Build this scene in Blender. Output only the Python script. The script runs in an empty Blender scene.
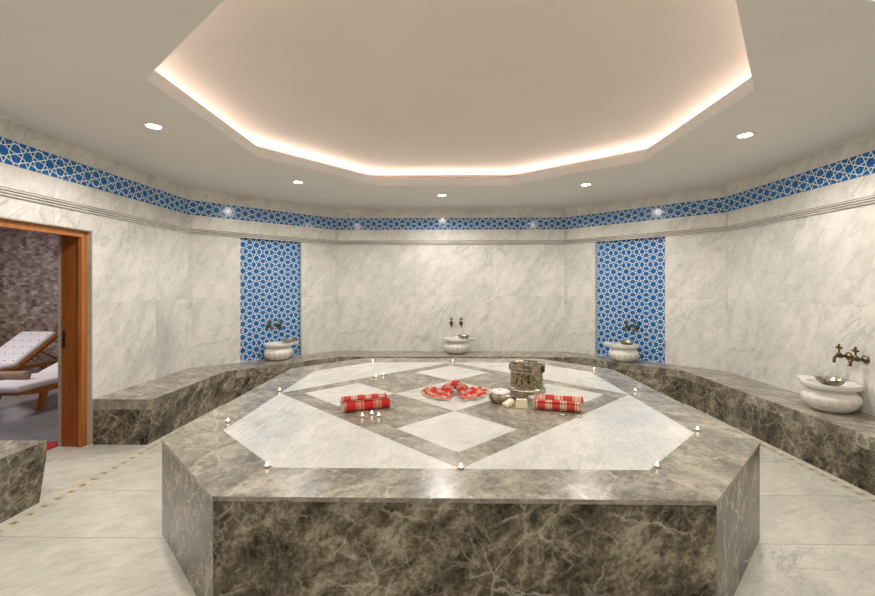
import bpy, math, random
from mathutils import Vector, Matrix, Euler
random.seed(7)
C = bpy.context.scene.collection
PI = math.pi
SQ = math.sqrt(0.5)

# ------------------------------------------------------------------ helpers
class MB:
    def __init__(s): s.v=[]; s.f=[]; s.uv=[]; s.mi=[]; s.sm=[]
    def face(s, pts, uv=None, mi=0, sm=False):
        n=len(s.v); s.v += [tuple(p) for p in pts]
        s.f.append(tuple(range(n,n+len(pts)))); s.uv.append(uv); s.mi.append(mi); s.sm.append(sm)
    def grid(s, rows, closed_u=False, closed_v=False, mi=0, sm=True, uvs=None, flip=False):
        nr=len(rows); nc=len(rows[0]); b=len(s.v)
        for r in rows: s.v += [tuple(p) for p in r]
        for i in range(nr if closed_v else nr-1):
            for j in range(nc if closed_u else nc-1):
                i2=(i+1)%nr; j2=(j+1)%nc
                q=(b+i*nc+j, b+i*nc+j2, b+i2*nc+j2, b+i2*nc+j)
                u=None
                if uvs: u=[uvs[i][j], uvs[i][j+1] if not closed_u else uvs[i][j+1], uvs[i+1][j+1], uvs[i+1][j]]
                if flip: q=q[::-1]; u=u[::-1] if u else None
                s.f.append(q); s.uv.append(u); s.mi.append(mi); s.sm.append(sm)
    def box(s, x0,x1,y0,y1,z0,z1, mi=0, M=None):
        P=[Vector((x,y,z)) for z in (z0,z1) for y in (y0,y1) for x in (x0,x1)]
        if M is not None: P=[M@p for p in P]
        for q in ((0,2,3,1),(4,5,7,6),(0,1,5,4),(2,6,7,3),(0,4,6,2),(1,3,7,5)):
            s.face([P[k] for k in q], mi=mi)
    def prism(s, poly, z0, z1, mi=0, top=True, bottom=True):      # poly counter-clockwise
        n=len(poly)
        for i in range(n):
            a=poly[i]; b=poly[(i+1)%n]
            s.face([(a[0],a[1],z0),(b[0],b[1],z0),(b[0],b[1],z1),(a[0],a[1],z1)], mi=mi)
        if top: s.face([(p[0],p[1],z1) for p in poly], mi=mi)
        if bottom: s.face([(p[0],p[1],z0) for p in poly][::-1], mi=mi)
    def lathe(s, prof, n=32, M=None, mi=0, fn=None, caps=True):
        rows=[]
        for (r,z) in prof:
            row=[]
            for k in range(n):
                a=2*PI*k/n
                rr=r if fn is None else fn(r,z,a)
                p=Vector((rr*math.cos(a), rr*math.sin(a), z))
                row.append(M@p if M is not None else p)
            rows.append(row)
        s.grid(rows, closed_u=True, mi=mi)
        if caps:
            if prof[0][0]>1e-5: s.face(rows[0][::-1], mi=mi)
            if prof[-1][0]>1e-5: s.face(rows[-1], mi=mi)
    def tube(s, pts, r, n=10, mi=0):
        pts=[Vector(p) for p in pts]; rows=[]; up=Vector((0,0,1))
        for i,p in enumerate(pts):
            d=(pts[min(i+1,len(pts)-1)]-pts[max(i-1,0)]).normalized()
            a=d.cross(up)
            if a.length<1e-3: a=d.cross(Vector((1,0,0)))
            a.normalize(); b=d.cross(a).normalized()
            rr=r[i] if isinstance(r,(list,tuple)) else r
            rows.append([p+(a*math.cos(2*PI*k/n)+b*math.sin(2*PI*k/n))*rr for k in range(n)])
        s.grid(rows, closed_u=True, mi=mi, flip=True)
        s.face(rows[0], mi=mi); s.face(rows[-1][::-1], mi=mi)
    def build(s, name, mats, parent=None, jitter=0.0, merge=True, bevel=0.0, loc=None, uvscale=1.0):
        me=bpy.data.meshes.new(name); me.from_pydata(s.v, [], s.f); me.update()
        uvl=me.uv_layers.new(name='UVMap')
        base=(random.random()*7, random.random()*7) if jitter else (0,0)
        for p in me.polygons:
            u=s.uv[p.index]; p.material_index=s.mi[p.index]; p.use_smooth=s.sm[p.index]
            if u is None:
                n=p.normal; off=(base[0]+random.random()*jitter, base[1]+random.random()*jitter) if jitter else (0,0)
                if abs(n.z)>.6: t=Vector((1,0,0)); w=Vector((0,1,0))
                else:
                    t=Vector((-n.y,n.x,0)).normalized(); w=Vector((0,0,1))
                for li,vi in zip(p.loop_indices,p.vertices):
                    co=me.vertices[vi].co
                    uvl.data[li].uv=(co.dot(t)*uvscale+off[0], co.dot(w)*uvscale+off[1])
            else:
                for li,q in zip(p.loop_indices,u): uvl.data[li].uv=q
        for m in (mats if isinstance(mats,(list,tuple)) else [mats]): me.materials.append(m)
        if merge:
            import bmesh
            bm=bmesh.new(); bm.from_mesh(me); bmesh.ops.remove_doubles(bm, verts=bm.verts, dist=1e-5)
            bm.to_mesh(me); bm.free()
        o=bpy.data.objects.new(name, me); C.objects.link(o)
        if parent: o.parent=parent
        if loc is not None: o.location=loc
        if bevel:
            b=o.modifiers.new('bevel','BEVEL'); b.width=bevel; b.segments=2; b.limit_method='ANGLE'; b.angle_limit=.6
        return o

def tag(o, label=None, cat=None, group=None, kind=None):
    if label: o['label']=label
    if cat: o['category']=cat
    if group: o['group']=group
    if kind: o['kind']=kind
    return o
def empty(name, loc=(0,0,0), rz=0, label=None, cat=None, group=None):
    o=bpy.data.objects.new(name,None); C.objects.link(o); o.location=loc; o.rotation_euler=(0,0,rz)
    o.empty_display_size=.1
    return tag(o,label,cat,group)
def kids(o): return [c for c in bpy.data.objects if c.parent==o]
def dup(o, parent=None):
    c=o.copy(); C.objects.link(c); c.parent=parent
    for ch in kids(o): dup(ch,c)
    return c
def struct(o): o['kind']='structure'; return o

def offset_path(path, d, closed=False):
    """shift an open path to its right-hand side by d, mitred"""
    out=[]; n=len(path)
    for i,p in enumerate(path):
        p=Vector(p)
        prev=path[i-1] if (i>0 or closed) else None
        nxt=path[(i+1)%n] if (i<n-1 or closed) else None
        ns=[]
        for a,b in ((prev,p),(p,nxt)):
            if a is None or b is None: continue
            e=(Vector(b)-Vector(a)).normalized(); ns.append(Vector((e.y,-e.x)))
        m=sum(ns,Vector((0,0))).normalized()
        k=1/m.dot(ns[0])
        out.append(p+m*d*k)
    return out
def sweep(mb, path, prof, closed=False, mi=0, sm=False, uvmode='metric', jit=0, caps=True):
    """prof: list of (inward offset, z), listed from bottom to top"""
    rows=[offset_path(path,d,closed) for d,z in prof]
    n=len(path); L=[0]
    for i in range(n if closed else n-1):
        L.append(L[-1]+(Vector(path[(i+1)%n])-Vector(path[i])).length)
    S=[0]
    for i in range(1,len(prof)):
        S.append(S[-1]+math.hypot(prof[i][0]-prof[i-1][0],prof[i][1]-prof[i-1][1]))
    for i in range(n if closed else n-1):
        j=(i+1)%n; off=(random.random()*jit,random.random()*jit) if jit else (0,0)
        for k in range(len(prof)-1):
            a,b=rows[k][i],rows[k][j]; c,d=rows[k+1][j],rows[k+1][i]
            z0,z1=prof[k][1],prof[k+1][1]
            v0,v1=(z0,z1) if uvmode=='z' else (S[k],S[k+1])
            mb.face([(b.x,b.y,z0),(a.x,a.y,z0),(d.x,d.y,z1),(c.x,c.y,z1)],
                    uv=[(L[i+1]+off[0],v0+off[1]),(L[i]+off[0],v0+off[1]),(L[i]+off[0],v1+off[1]),(L[i+1]+off[0],v1+off[1])],mi=mi,sm=sm)
    if caps and not closed:
        mb.face([(rows[k][0].x,rows[k][0].y,prof[k][1]) for k in range(len(prof))],mi=mi)
        mb.face([(rows[k][-1].x,rows[k][-1].y,prof[k][1]) for k in range(len(prof))][::-1],mi=mi)

# ------------------------------------------------------------------ material node helpers
class NT:
    def __init__(s,name):
        s.m=bpy.data.materials.new(name); s.m.use_nodes=True; s.t=s.m.node_tree; s.n=s.t.nodes; s.l=s.t.links
        s.b=s.n['Principled BSDF']
    def node(s,typ,**kw):
        x=s.n.new(typ)
        for k,v in kw.items():
            if k in('op',): x.operation=v
            else: setattr(x,k,v)
        return x
    def inp(s,sock,v):
        if isinstance(v,bpy.types.NodeSocket): s.l.new(v,sock)
        elif isinstance(v,(tuple,list)) and sock.type=='RGBA' and len(v)==3: sock.default_value=(*v,1)
        else: sock.default_value=v
    def math(s,op,a,b=0.0,c=None,clamp=False):
        x=s.node('ShaderNodeMath',op=op); x.use_clamp=clamp
        s.inp(x.inputs[0],a); s.inp(x.inputs[1],b)
        if c is not None: s.inp(x.inputs[2],c)
        return x.outputs[0]
    def uv(s): return s.node('ShaderNodeUVMap',uv_map='UVMap').outputs[0]
    def obj(s): return s.node('ShaderNodeTexCoord').outputs['Object']
    def map(s,v,loc=(0,0,0),rot=(0,0,0),scale=(1,1,1)):
        x=s.node('ShaderNodeMapping'); s.l.new(v,x.inputs[0]); x.inputs[1].default_value=loc; x.inputs[2].default_value=rot; x.inputs[3].default_value=scale
        return x.outputs[0]
    def grain(s,v,ang,ky):      # stretch the pattern along direction ang
        return s.map(s.map(v,rot=(0,0,-ang)),scale=(1,ky,1))
    def sep(s,v):
        x=s.node('ShaderNodeSeparateXYZ'); s.l.new(v,x.inputs[0]); return x.outputs
    def comb(s,a,b,c=0.0):
        x=s.node('ShaderNodeCombineXYZ')
        for i,q in enumerate((a,b,c)): s.inp(x.inputs[i],q)
        return x.outputs[0]
    def vadd(s,a,b):
        x=s.node('ShaderNodeVectorMath',op='ADD'); s.inp(x.inputs[0],a); s.inp(x.inputs[1],b); return x.outputs[0]
    def noise(s,v,scale,detail=6,rough=.55,dist=0.0,color=False):
        x=s.node('ShaderNodeTexNoise'); s.l.new(v,x.inputs['Vector']); x.inputs['Scale'].default_value=scale
        x.inputs['Detail'].default_value=detail; x.inputs['Roughness'].default_value=rough; x.inputs['Distortion'].default_value=dist
        return x.outputs['Color' if color else 'Fac']
    def voro(s,v,scale,feature='F1',rnd=1.0):
        x=s.node('ShaderNodeTexVoronoi',feature=feature); s.l.new(v,x.inputs['Vector']); x.inputs['Scale'].default_value=scale
        x.inputs['Randomness'].default_value=rnd
        return x.outputs['Distance']
    def ramp(s,f,stops,interp='LINEAR'):
        x=s.node('ShaderNodeValToRGB'); s.l.new(f,x.inputs[0]); e=x.color_ramp.elements; x.color_ramp.interpolation=interp
        while len(e)<len(stops): e.new(.5)
        for el,(p,c) in zip(e,stops):
            el.position=p; el.color=(*c,1) if isinstance(c,(tuple,list)) else (c,c,c,1)
        return x.outputs[0]
    def mix(s,f,a,b,mode='MIX'):
        x=s.node('ShaderNodeMix',data_type='RGBA',blend_type=mode)
        s.inp(x.inputs[0],f); s.inp(x.inputs[6],a); s.inp(x.inputs[7],b); return x.outputs[2]
    def bump(s,h,strength=.3,dist=.01):
        x=s.node('ShaderNodeBump'); s.l.new(h,x.inputs['Height']); x.inputs['Strength'].default_value=strength; x.inputs['Distance'].default_value=dist
        s.l.new(x.outputs[0],s.b.inputs['Normal'])
    def out(s,color=None,rough=.5,metal=0.0,spec=None,coat=None):
        if color is not None: s.inp(s.b.inputs['Base Color'],color)
        s.inp(s.b.inputs['Roughness'],rough); s.inp(s.b.inputs['Metallic'],metal)
        if spec is not None: s.b.inputs['Specular IOR Level'].default_value=spec
        return s.m
def plain(name,col,rough=.5,metal=0.0,var=.08,scale=20):
    n=NT(name); v=n.obj(); f=n.noise(v,scale,4)
    a=tuple(c*(1-var) for c in col); b=tuple(min(1,c*(1+var)) for c in col)
    return n.out(n.ramp(f,[(.35,a),(.65,b)]),rough,metal)
def emis(name,col,strength):
    n=NT(name); n.b.inputs['Base Color'].default_value=(*col,1); n.b.inputs['Emission Color'].default_value=(*col,1)
    n.b.inputs['Emission Strength'].default_value=strength; return n.m

def light_marble(name, pw, ph, off=(0,0), rough=.22, joint=.0022, base=(.76,.74,.69), stagger=False, jstr=.45, warm=.5, cloud=1.0, ang=.95):
    """pale veined marble in big panels; pw/ph panel size in metres (0 = no joint in that direction)"""
    n=NT(name); uv=n.map(n.uv(),loc=(-off[0],-off[1],0)); x,y,_=n.sep(uv)
    jm=0.0; cx=0.0; cy=0.0
    if ph:
        fy=n.math('DIVIDE',y,ph); cy=n.math('FLOOR',fy); ry=n.math('FRACT',fy)
        dy=n.math('MULTIPLY',n.math('SUBTRACT',.5,n.math('ABSOLUTE',n.math('SUBTRACT',ry,.5))),ph)
        jm=n.math('LESS_THAN',dy,joint)
    if pw:
        fx=n.math('DIVIDE',x,pw)
        if stagger and ph: fx=n.math('ADD',fx,n.math('MULTIPLY',n.math('MODULO',cy,2),.5))
        cx=n.math('FLOOR',fx); rx=n.math('FRACT',fx)
        dx=n.math('MULTIPLY',n.math('SUBTRACT',.5,n.math('ABSOLUTE',n.math('SUBTRACT',rx,.5))),pw)
        jx=n.math('LESS_THAN',dx,joint); jm=n.math('MAXIMUM',jm,jx)
    wn=n.node('ShaderNodeTexWhiteNoise',noise_dimensions='2D'); n.l.new(n.comb(cx,cy),wn.inputs['Vector'])
    offv=n.node('ShaderNodeVectorMath',op='SCALE'); n.l.new(wn.outputs['Color'],offv.inputs[0]); offv.inputs['Scale'].default_value=9
    p=n.vadd(uv,offv.outputs[0])
    ps=n.grain(p,ang,1.7)
    c1=n.noise(ps,.85,11,.66,.5)
    c2=n.noise(ps,5.5,11,.78,.3)
    c3=n.noise(n.grain(p,ang+.1,3.4),15,9,.8,.3)
    col=n.ramp(c1,[(.3,tuple(k*(1-.24*cloud) for k in (base[0],base[1]*1.01,base[2]*1.03))),(.52,base),(.75,tuple(min(1,k*1.13) for k in base))])
    g=n.ramp(c2,[(.36,(.5,.5,.5)),(.56,(1,1,1))]); col=n.mix(.36,col,g,'MULTIPLY')
    g3=n.ramp(c3,[(.34,(.45,.44,.42)),(.52,(1,1,1))]); col=n.mix(.30,col,g3,'MULTIPLY')
    # veins
    vn=n.noise(n.map(n.grain(p,ang-.15,3.2),scale=(.55,.55,1)),1.6,7,.6,1.6)
    d=n.math('ABSOLUTE',n.math('SUBTRACT',vn,.5)); vf=n.ramp(d,[(0.0,1.0),(.010,.6),(.028,0.0)])
    msk=n.ramp(n.noise(p,1.4,2),[(.5,0.0),(.66,1.0)])
    vf=n.math('MULTIPLY',vf,msk); vf=n.math('MULTIPLY',vf,.5)
    col=n.mix(vf,col,(.27,.27,.26))
    # ochre blooms
    oc=n.ramp(n.noise(p,1.9,5,.6,.4),[(.6,0.0),(.78,1.0)]); col=n.mix(n.math('MULTIPLY',oc,.35*warm),col,(.50,.41,.27))
    tone=n.ramp(wn.outputs['Value'],[(0,(.965,.965,.97)),(1,(1,1,1))]); col=n.mix(1.0,col,tone,'MULTIPLY')
    if pw or ph: col=n.mix(n.math('MULTIPLY',jm,jstr),col,(.19,.17,.13))
    n.bump(c2,.03,.003)
    return n.out(col,rough)

def brown_marble(name, rough=.16, light=0.0, spec=.5):
    n=NT(name); p=n.uv(); L=light
    def warp(src,scale,amt,det=5):
        w=n.node('ShaderNodeVectorMath',op='SUBTRACT'); n.l.new(n.noise(src,scale,det,.65,0,True),w.inputs[0]); w.inputs[1].default_value=(.5,.5,.5)
        k=n.node('ShaderNodeVectorMath',op='SCALE'); n.l.new(w.outputs[0],k.inputs[0]); k.inputs['Scale'].default_value=amt
        return n.vadd(src,k.outputs[0])
    q=warp(p,2.6,.16); q2=warp(p,11,.07); q3=warp(q2,34,.035,6)
    pr=n.grain(q,1.0,1.6)
    a=n.noise(pr,2.6,12,.72,.25); b=n.noise(q2,32,9,.85,.2); c=n.noise(n.grain(q,.8,1.9),7,8,.75,.3)
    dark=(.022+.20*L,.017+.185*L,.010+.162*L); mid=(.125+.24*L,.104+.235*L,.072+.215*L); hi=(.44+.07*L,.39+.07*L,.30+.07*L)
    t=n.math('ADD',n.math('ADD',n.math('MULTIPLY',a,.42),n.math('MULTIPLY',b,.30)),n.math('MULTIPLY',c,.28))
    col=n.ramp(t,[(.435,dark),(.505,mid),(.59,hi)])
    def crack(v,sc,wd,ms,lo,hi_,k,cc,seed):
        nonlocal col
        e=n.voro(n.map(v,loc=(seed,seed*.7,0)),sc,'DISTANCE_TO_EDGE'); f=n.ramp(e,[(0,1.0),(wd*.35,.55),(wd,0.0)])
        m=n.ramp(n.noise(n.map(v,loc=(seed*2,1,0)),ms,4,.6),[(lo,0.0),(hi_,1.0)])
        col=n.mix(n.math('MULTIPLY',n.math('MULTIPLY',f,m),k),col,cc)
    crack(q3,21,.10,3.2,.45,.6,.26,(.44,.39,.31),3.1)
    crack(q3,9,.06,2.6,.46,.58,.36,(.52,.47,.38),1.3)
    crack(n.grain(q3,.75,1.9),2.6,.030,1.8,.47,.58,.55,(.62,.56,.46),5.7)
    crack(n.grain(q3,-.6,2.1),1.6,.016,1.3,.48,.58,.55,(.66,.61,.52),8.2)
    n.bump(b,.02,.002)
    return n.out(col,rough,0.0,spec)

def star_tile(name, period=.1956):
    n=NT(name); uv=n.uv()
    s=n.node('ShaderNodeVectorMath',op='SCALE'); n.l.new(uv,s.inputs[0]); s.inputs['Scale'].default_value=1/period
    x,y,_=n.sep(s.outputs[0])
    u=n.math('ABSOLUTE',n.math('SUBTRACT',n.math('FRACT',x),.5)); v=n.math('ABSOLUTE',n.math('SUBTRACT',n.math('FRACT',y),.5))
    a=n.math('MAXIMUM',u,v); b=n.math('MINIMUM',u,v)      # wedge 0<=b<=a<=.5
    # fold the octagon part about 22.5 degrees
    c,sn=math.cos(PI/8),math.sin(PI/8)
    def dot(ang,A=a,B=b): return n.math('ADD',n.math('MULTIPLY',A,math.cos(ang)),n.math('MULTIPLY',B,math.sin(ang)))
    # reflect over the 22.5 deg line if above
    above=n.math('GREATER_THAN',dot(PI/8+PI/2),0)
    ra=dot(PI/4); rb=n.math('SUBTRACT',n.math('MULTIPLY',a,math.sin(PI/4)),n.math('MULTIPLY',b,math.cos(PI/4)))
    def sel(m,p,q): return n.math('ADD',n.math('MULTIPLY',m,p),n.math('MULTIPLY',n.math('SUBTRACT',1.0,m),q))
    fa=sel(above,ra,a); fb=sel(above,rb,b)
    D=.1913
    lb=n.math('SUBTRACT',dot(PI*3/8,fa,fb),D)       # outside of the tip
    lc=n.math('SUBTRACT',dot(-PI/8,fa,fb),D)        # beyond the star body
    W=.0235
    inoct=n.math('LESS_THAN',n.math('ADD',a,b),.7071)
    line1=n.math('LESS_THAN',n.math('ABSOLUTE',lb),W)
    line1=n.math('MULTIPLY',line1,n.math('GREATER_THAN',lc,-.07))
    line2=n.math('MULTIPLY',n.math('LESS_THAN',n.math('ABSOLUTE',lc),W),n.math('LESS_THAN',lb,W))
    tip=n.math('MULTIPLY',n.math('GREATER_THAN',lc,W),n.math('LESS_THAN',lb,-W))
    # corner square
    qx=n.math('SUBTRACT',.5,a); qy=n.math('SUBTRACT',.5,b)
    k=n.math('SUBTRACT',n.math('MAXIMUM',n.math('SUBTRACT',qy,n.math('MULTIPLY',qx,.4142)),n.math('SUBTRACT',qx,n.math('MULTIPLY',qy,.4142))),.086)
    k=n.math('MULTIPLY',k,.924)
    line3=n.math('LESS_THAN',n.math('ABSOLUTE',k),W); core=n.math('LESS_THAN',k,-W)
    line=sel(inoct,n.math('MAXIMUM',line1,line2),line3); brown=sel(inoct,tip,core)
    # little rings where kites pinch at the tile joint
    tile=n.node('ShaderNodeTexWhiteNoise',noise_dimensions='2D'); n.l.new(n.comb(n.math('FLOOR',x),n.math('FLOOR',y)),tile.inputs['Vector'])
    bl=n.ramp(n.noise(uv,30,4,.6),[(.3,(.0005,.085,.32)),(.7,(.002,.145,.43))])
    col=n.mix(brown,bl,(.045,.040,.042)); col=n.mix(line,col,(.62,.78,.90))
    j=n.math('GREATER_THAN',a,.4925); col=n.mix(n.math('MULTIPLY',j,.35),col,(.50,.56,.60))
    h=n.math('MULTIPLY',line,1.0); n.bump(h,.25,.0015)
    return n.out(col,.13)

def plaid(name, sc=1.0, red=(.55,.012,.018), amt=1.0):
    n=NT(name); s=n.node('ShaderNodeVectorMath',op='SCALE'); n.l.new(n.uv(),s.inputs[0]); s.inputs['Scale'].default_value=sc
    x,y,_=n.sep(s.outputs[0])
    def bands(t,ph):
        f=n.math('FRACT',n.math('ADD',n.math('DIVIDE',t,.135),ph))
        wide=n.ramp(f,[(0,1.0),(.34,0.0),(.42,1.0),(.46,0.0),(.62,.0),(.66,1.0),(.70,0.0),(.80,1.0)],'CONSTANT')
        return wide
    bx=bands(x,.0); by=bands(y,.2)
    m=n.math('MULTIPLY',n.math('ADD',n.math('MULTIPLY',bx,.62),n.math('MULTIPLY',by,.38)),1.0)
    wv=n.noise(n.map(s.outputs[0],scale=(260,260,1)),1,2)
    col=n.ramp(m,[(0,(.66,.52,.38)),(.36,(.58,.24,.16)),(.62,(.52,.05,.045)),(1.0,red)])
    col=n.mix(.25,col,n.ramp(wv,[(.3,(.5,.45,.4)),(.7,(1,1,1))]),'MULTIPLY')
    n.bump(wv,.3,.002)
    return n.out(col,.85)

def wood(name,c1=(.30,.09,.018),c2=(.50,.19,.045),rough=.32):
    n=NT(name); p=n.map(n.uv(),scale=(26,1.4,1)); f=n.noise(p,1.5,6,.6,.8)
    w=n.noise(n.map(n.uv(),scale=(3,.5,1)),2,3)
    col=n.ramp(n.math('ADD',n.math('MULTIPLY',f,.7),n.math('MULTIPLY',w,.3)),[(.35,c1),(.65,c2)])
    return n.out(col,rough)

M={}
M['wall']=light_marble('pale wall marble',1.32,0.936,off=(1.37,.444),rough=.25,jstr=.16,joint=.0028)
M['wall_low']=M['wall']
M['floor']=light_marble('floor marble',0,.6,ang=.5,off=(0,.78),rough=.22,base=(.66,.635,.56),jstr=.6,warm=.4,joint=.003)
M['white']=light_marble('white inlay marble',0,0,rough=.15,base=(.72,.705,.66),warm=.25,cloud=.7)
M['basin']=light_marble('basin marble',0,0,rough=.3,base=(.82,.79,.72),warm=.3,cloud=.6)
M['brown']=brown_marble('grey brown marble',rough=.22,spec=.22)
M['browntop']=brown_marble('grey brown marble lit polished top',rough=.25,light=.55)  # paler copy for top faces, light from above put into the colour
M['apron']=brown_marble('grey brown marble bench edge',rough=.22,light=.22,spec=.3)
M['star']=star_tile('blue star tile')
M['ceil']=plain('ceiling plaster',(.71,.69,.655),.75,var=.015,scale=2)
M['cove']=plain('cove plaster',(.70,.64,.58),.8,var=.02,scale=2)
M['strip']=light_marble('border strip marble',0,0,rough=.25,base=(.70,.64,.52),warm=.6,cloud=.5)
M['dot']=plain('border stone dot',(.32,.27,.18),.3)
M['grey']=light_marble('door reveal marble',0,0,rough=.3,base=(.47,.43,.355),warm=.3)
M['wood']=wood('varnished orange wood')
M['wood2']=wood('lounger teak',(.33,.10,.015),(.52,.19,.035),.4)
M['cushion']=plain('white cushion fabric',(.80,.77,.80),.8,var=.04,scale=60)
M['button']=plain('dark tuft button',(.05,.035,.03),.6)
M['brass']=plain('aged brass',(.15,.108,.052),.32,1.0,var=.45,scale=60)
M['darkbrass']=plain('dark bronze',(.10,.085,.055),.35,1.0,var=.3,scale=60)
M['silver']=plain('hammered tinned copper',(.50,.47,.42),.28,1.0,var=.3,scale=45)
M['plaid']=plaid('red plaid cloth')
M['plaid2']=plaid('red and cream plaid cloth',1.25,(.60,.015,.02))
M['fringe']=plain('cream cotton fringe',(.60,.48,.38),.9)
M['soap']=plain('cream soap',(.80,.72,.52),.5,var=.03)
M['wax']=plain('white wax',(.72,.60,.50),.5)
M['tin']=plain('tealight tin',(.42,.38,.34),.3,.8)
M['flame']=emis('candle flame',(1,.72,.52),9)
M['lens']=emis('downlight lens',(1,.93,.84),60)
M['chrome']=plain('satin ring',(.8,.79,.77),.3,.2)
M['petal']=plain('white petal',(.85,.80,.76),.6)
M['redmat']=plain('red carpet',(.50,.01,.02),.9,var=.3,scale=90)
M['towel']=plain('brown terry towel',(.36,.24,.19),.95,var=.2,scale=120)
M['dark']=plain('dark gap',(.03,.028,.025),.6)

# etched bucket metal
n=NT('etched tinned copper'); p=n.obj(); f=n.noise(p,42,7,.75,1.2); g=n.voro(p,38)
t=n.math('ADD',n.math('MULTIPLY',f,.7),n.math('MULTIPLY',g,.4))
cc=n.ramp(t,[(.38,(.06,.052,.025)),(.5,(.21,.19,.10)),(.62,(.40,.375,.27))])
n.bump(t,.5,.004); M['etched']=n.out(cc,.34,1.0)
n=NT('worn tinned copper'); p=n.obj(); f=n.noise(p,14,7,.7,.8)
cc=n.ramp(f,[(.36,(.19,.15,.10)),(.5,(.40,.35,.27)),(.66,(.62,.58,.50))]); n.bump(f,.15,.003); M['pail']=n.out(cc,.3,1.0)

# mosaic wall of the lounge
n=NT('purple brown stone mosaic'); x,y,_=n.sep(n.uv())
fy=n.math('DIVIDE',y,.045); cy=n.math('FLOOR',fy)
rowr=n.node('ShaderNodeTexWhiteNoise',noise_dimensions='1D'); n.l.new(cy,rowr.inputs['W'])
fx=n.math('ADD',n.math('DIVIDE',x,.085),rowr.outputs['Value']); cx=n.math('FLOOR',fx)
wn=n.node('ShaderNodeTexWhiteNoise',noise_dimensions='2D'); n.l.new(n.comb(cx,cy),wn.inputs['Vector'])
big=n.node('ShaderNodeTexWhiteNoise',noise_dimensions='2D'); n.l.new(n.comb(n.math('FLOOR',n.math('DIVIDE',x,.105)),n.math('FLOOR',n.math('DIVIDE',y,.105))),big.inputs['Vector'])
tt=n.math('ADD',n.math('MULTIPLY',wn.outputs['Value'],.65),n.math('MULTIPLY',big.outputs['Value'],.35))
cc=n.ramp(tt,[(.1,(.10,.050,.030)),(.35,(.23,.150,.105)),(.65,(.34,.245,.19)),(.9,(.52,.41,.33))])
gx=n.math('ABSOLUTE',n.math('SUBTRACT',n.math('FRACT',fx),.5)); gy=n.math('ABSOLUTE',n.math('SUBTRACT',n.math('FRACT',fy),.5))
jm=n.math('MAXIMUM',n.math('GREATER_THAN',gx,.47),n.math('GREATER_THAN',gy,.45))
cc=n.mix(n.math('MULTIPLY',jm,.6),cc,(.13,.10,.09)); M['mosaic']=n.out(cc,.45)
# lounge floor
M['lfloor']=light_marble('lounge floor marble',1.3,.9,off=(0,.2),rough=.12,base=(.30,.30,.325),jstr=.6,warm=0,cloud=1.6)

# ------------------------------------------------------------------ numbers (metres, camera at the origin, floor z=0)
CZ=2.8746
ROOM=[(-3.442,1.0),(-3.442,5.638),(-1.862,7.218),(2.033,7.218),(3.663,5.588),(3.663,1.0),(2.3,-.36),(-2.08,-.36)]
OPEN=[(-1.91,2.68),(-1.905,4.30),(-.86,5.585),(.845,5.575),(2.11,4.52),(2.09,2.89),(1.05,1.62),(-.62,1.62)]
WX=-3.442; WO=-3.74     # left wall inner face / its outer face towards the lounge
D0,D1,DZ=3.07,4.094,2.093

# ------------------------------------------------------------------ walls
def wall(name, P0, P1, holes=(), thick=.14, z0=0, z1=CZ, mat=None, ends=(0,0)):
    P0=Vector(P0); P1=Vector(P1); d=(P1-P0); L=d.length; d.normalize(); nout=Vector((-d.y,d.x))
    mb=MB()
    us=sorted({-ends[0],L+ends[1],*[h[0] for h in holes],*[h[1] for h in holes]}); 
    def piece(u0,u1,za,zb):
        a=P0+d*u0; b=P0+d*u1; a2=a+nout*thick; b2=b+nout*thick
        q=[(b.x,b.y),(b2.x,b2.y),(a2.x,a2.y),(a.x,a.y)]
        n=4
        for i in range(n):
            A=q[i];B=q[(i+1)%n]
            pts=[(A[0],A[1],za),(B[0],B[1],za),(B[0],B[1],zb),(A[0],A[1],zb)]
            if i==3: mb.face(pts,uv=[(u0,za),(u1,za),(u1,zb),(u0,zb)])
            else: mb.face(pts)
        mb.face([(x,y,zb) for x,y in q]); mb.face([(x,y,za) for x,y in q][::-1])
    for a,b in zip(us[:-1],us[1:]):
        h=[h for h in holes if h[0]<=a+1e-6 and h[1]>=b-1e-6]
        if not h: piece(a,b,z0,z1)
        else:
            h=h[0]
            if h[2]>z0: piece(a,b,z0,h[2])
            if h[3]<z1: piece(a,b,h[3],z1)
    return struct(mb.build(name, mat or M['wall'], merge=False))
NL=(.677,1.619); NR=(.727,1.765); NZ0,NZ1=.444,2.262
wall('wall_left',ROOM[0],ROOM[1],[(D0-1.0,D1-1.0,0,DZ)],thick=.298)
wall('wall_left_back',ROOM[1],ROOM[2],[(NL[0],NL[1],NZ0,NZ1)])
wall('wall_back',ROOM[2],ROOM[3])
LR=(Vector(ROOM[4])-Vector(ROOM[3])).length
wall('wall_right_back',ROOM[3],ROOM[4],[(LR-NR[1],LR-NR[0],NZ0,NZ1)])
wall('wall_right',ROOM[4],ROOM[5])
wall('wall_right_front',ROOM[5],ROOM[6])
wall('wall_front',ROOM[6],ROOM[7])
wall('wall_left_front',ROOM[7],ROOM[0])

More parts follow.
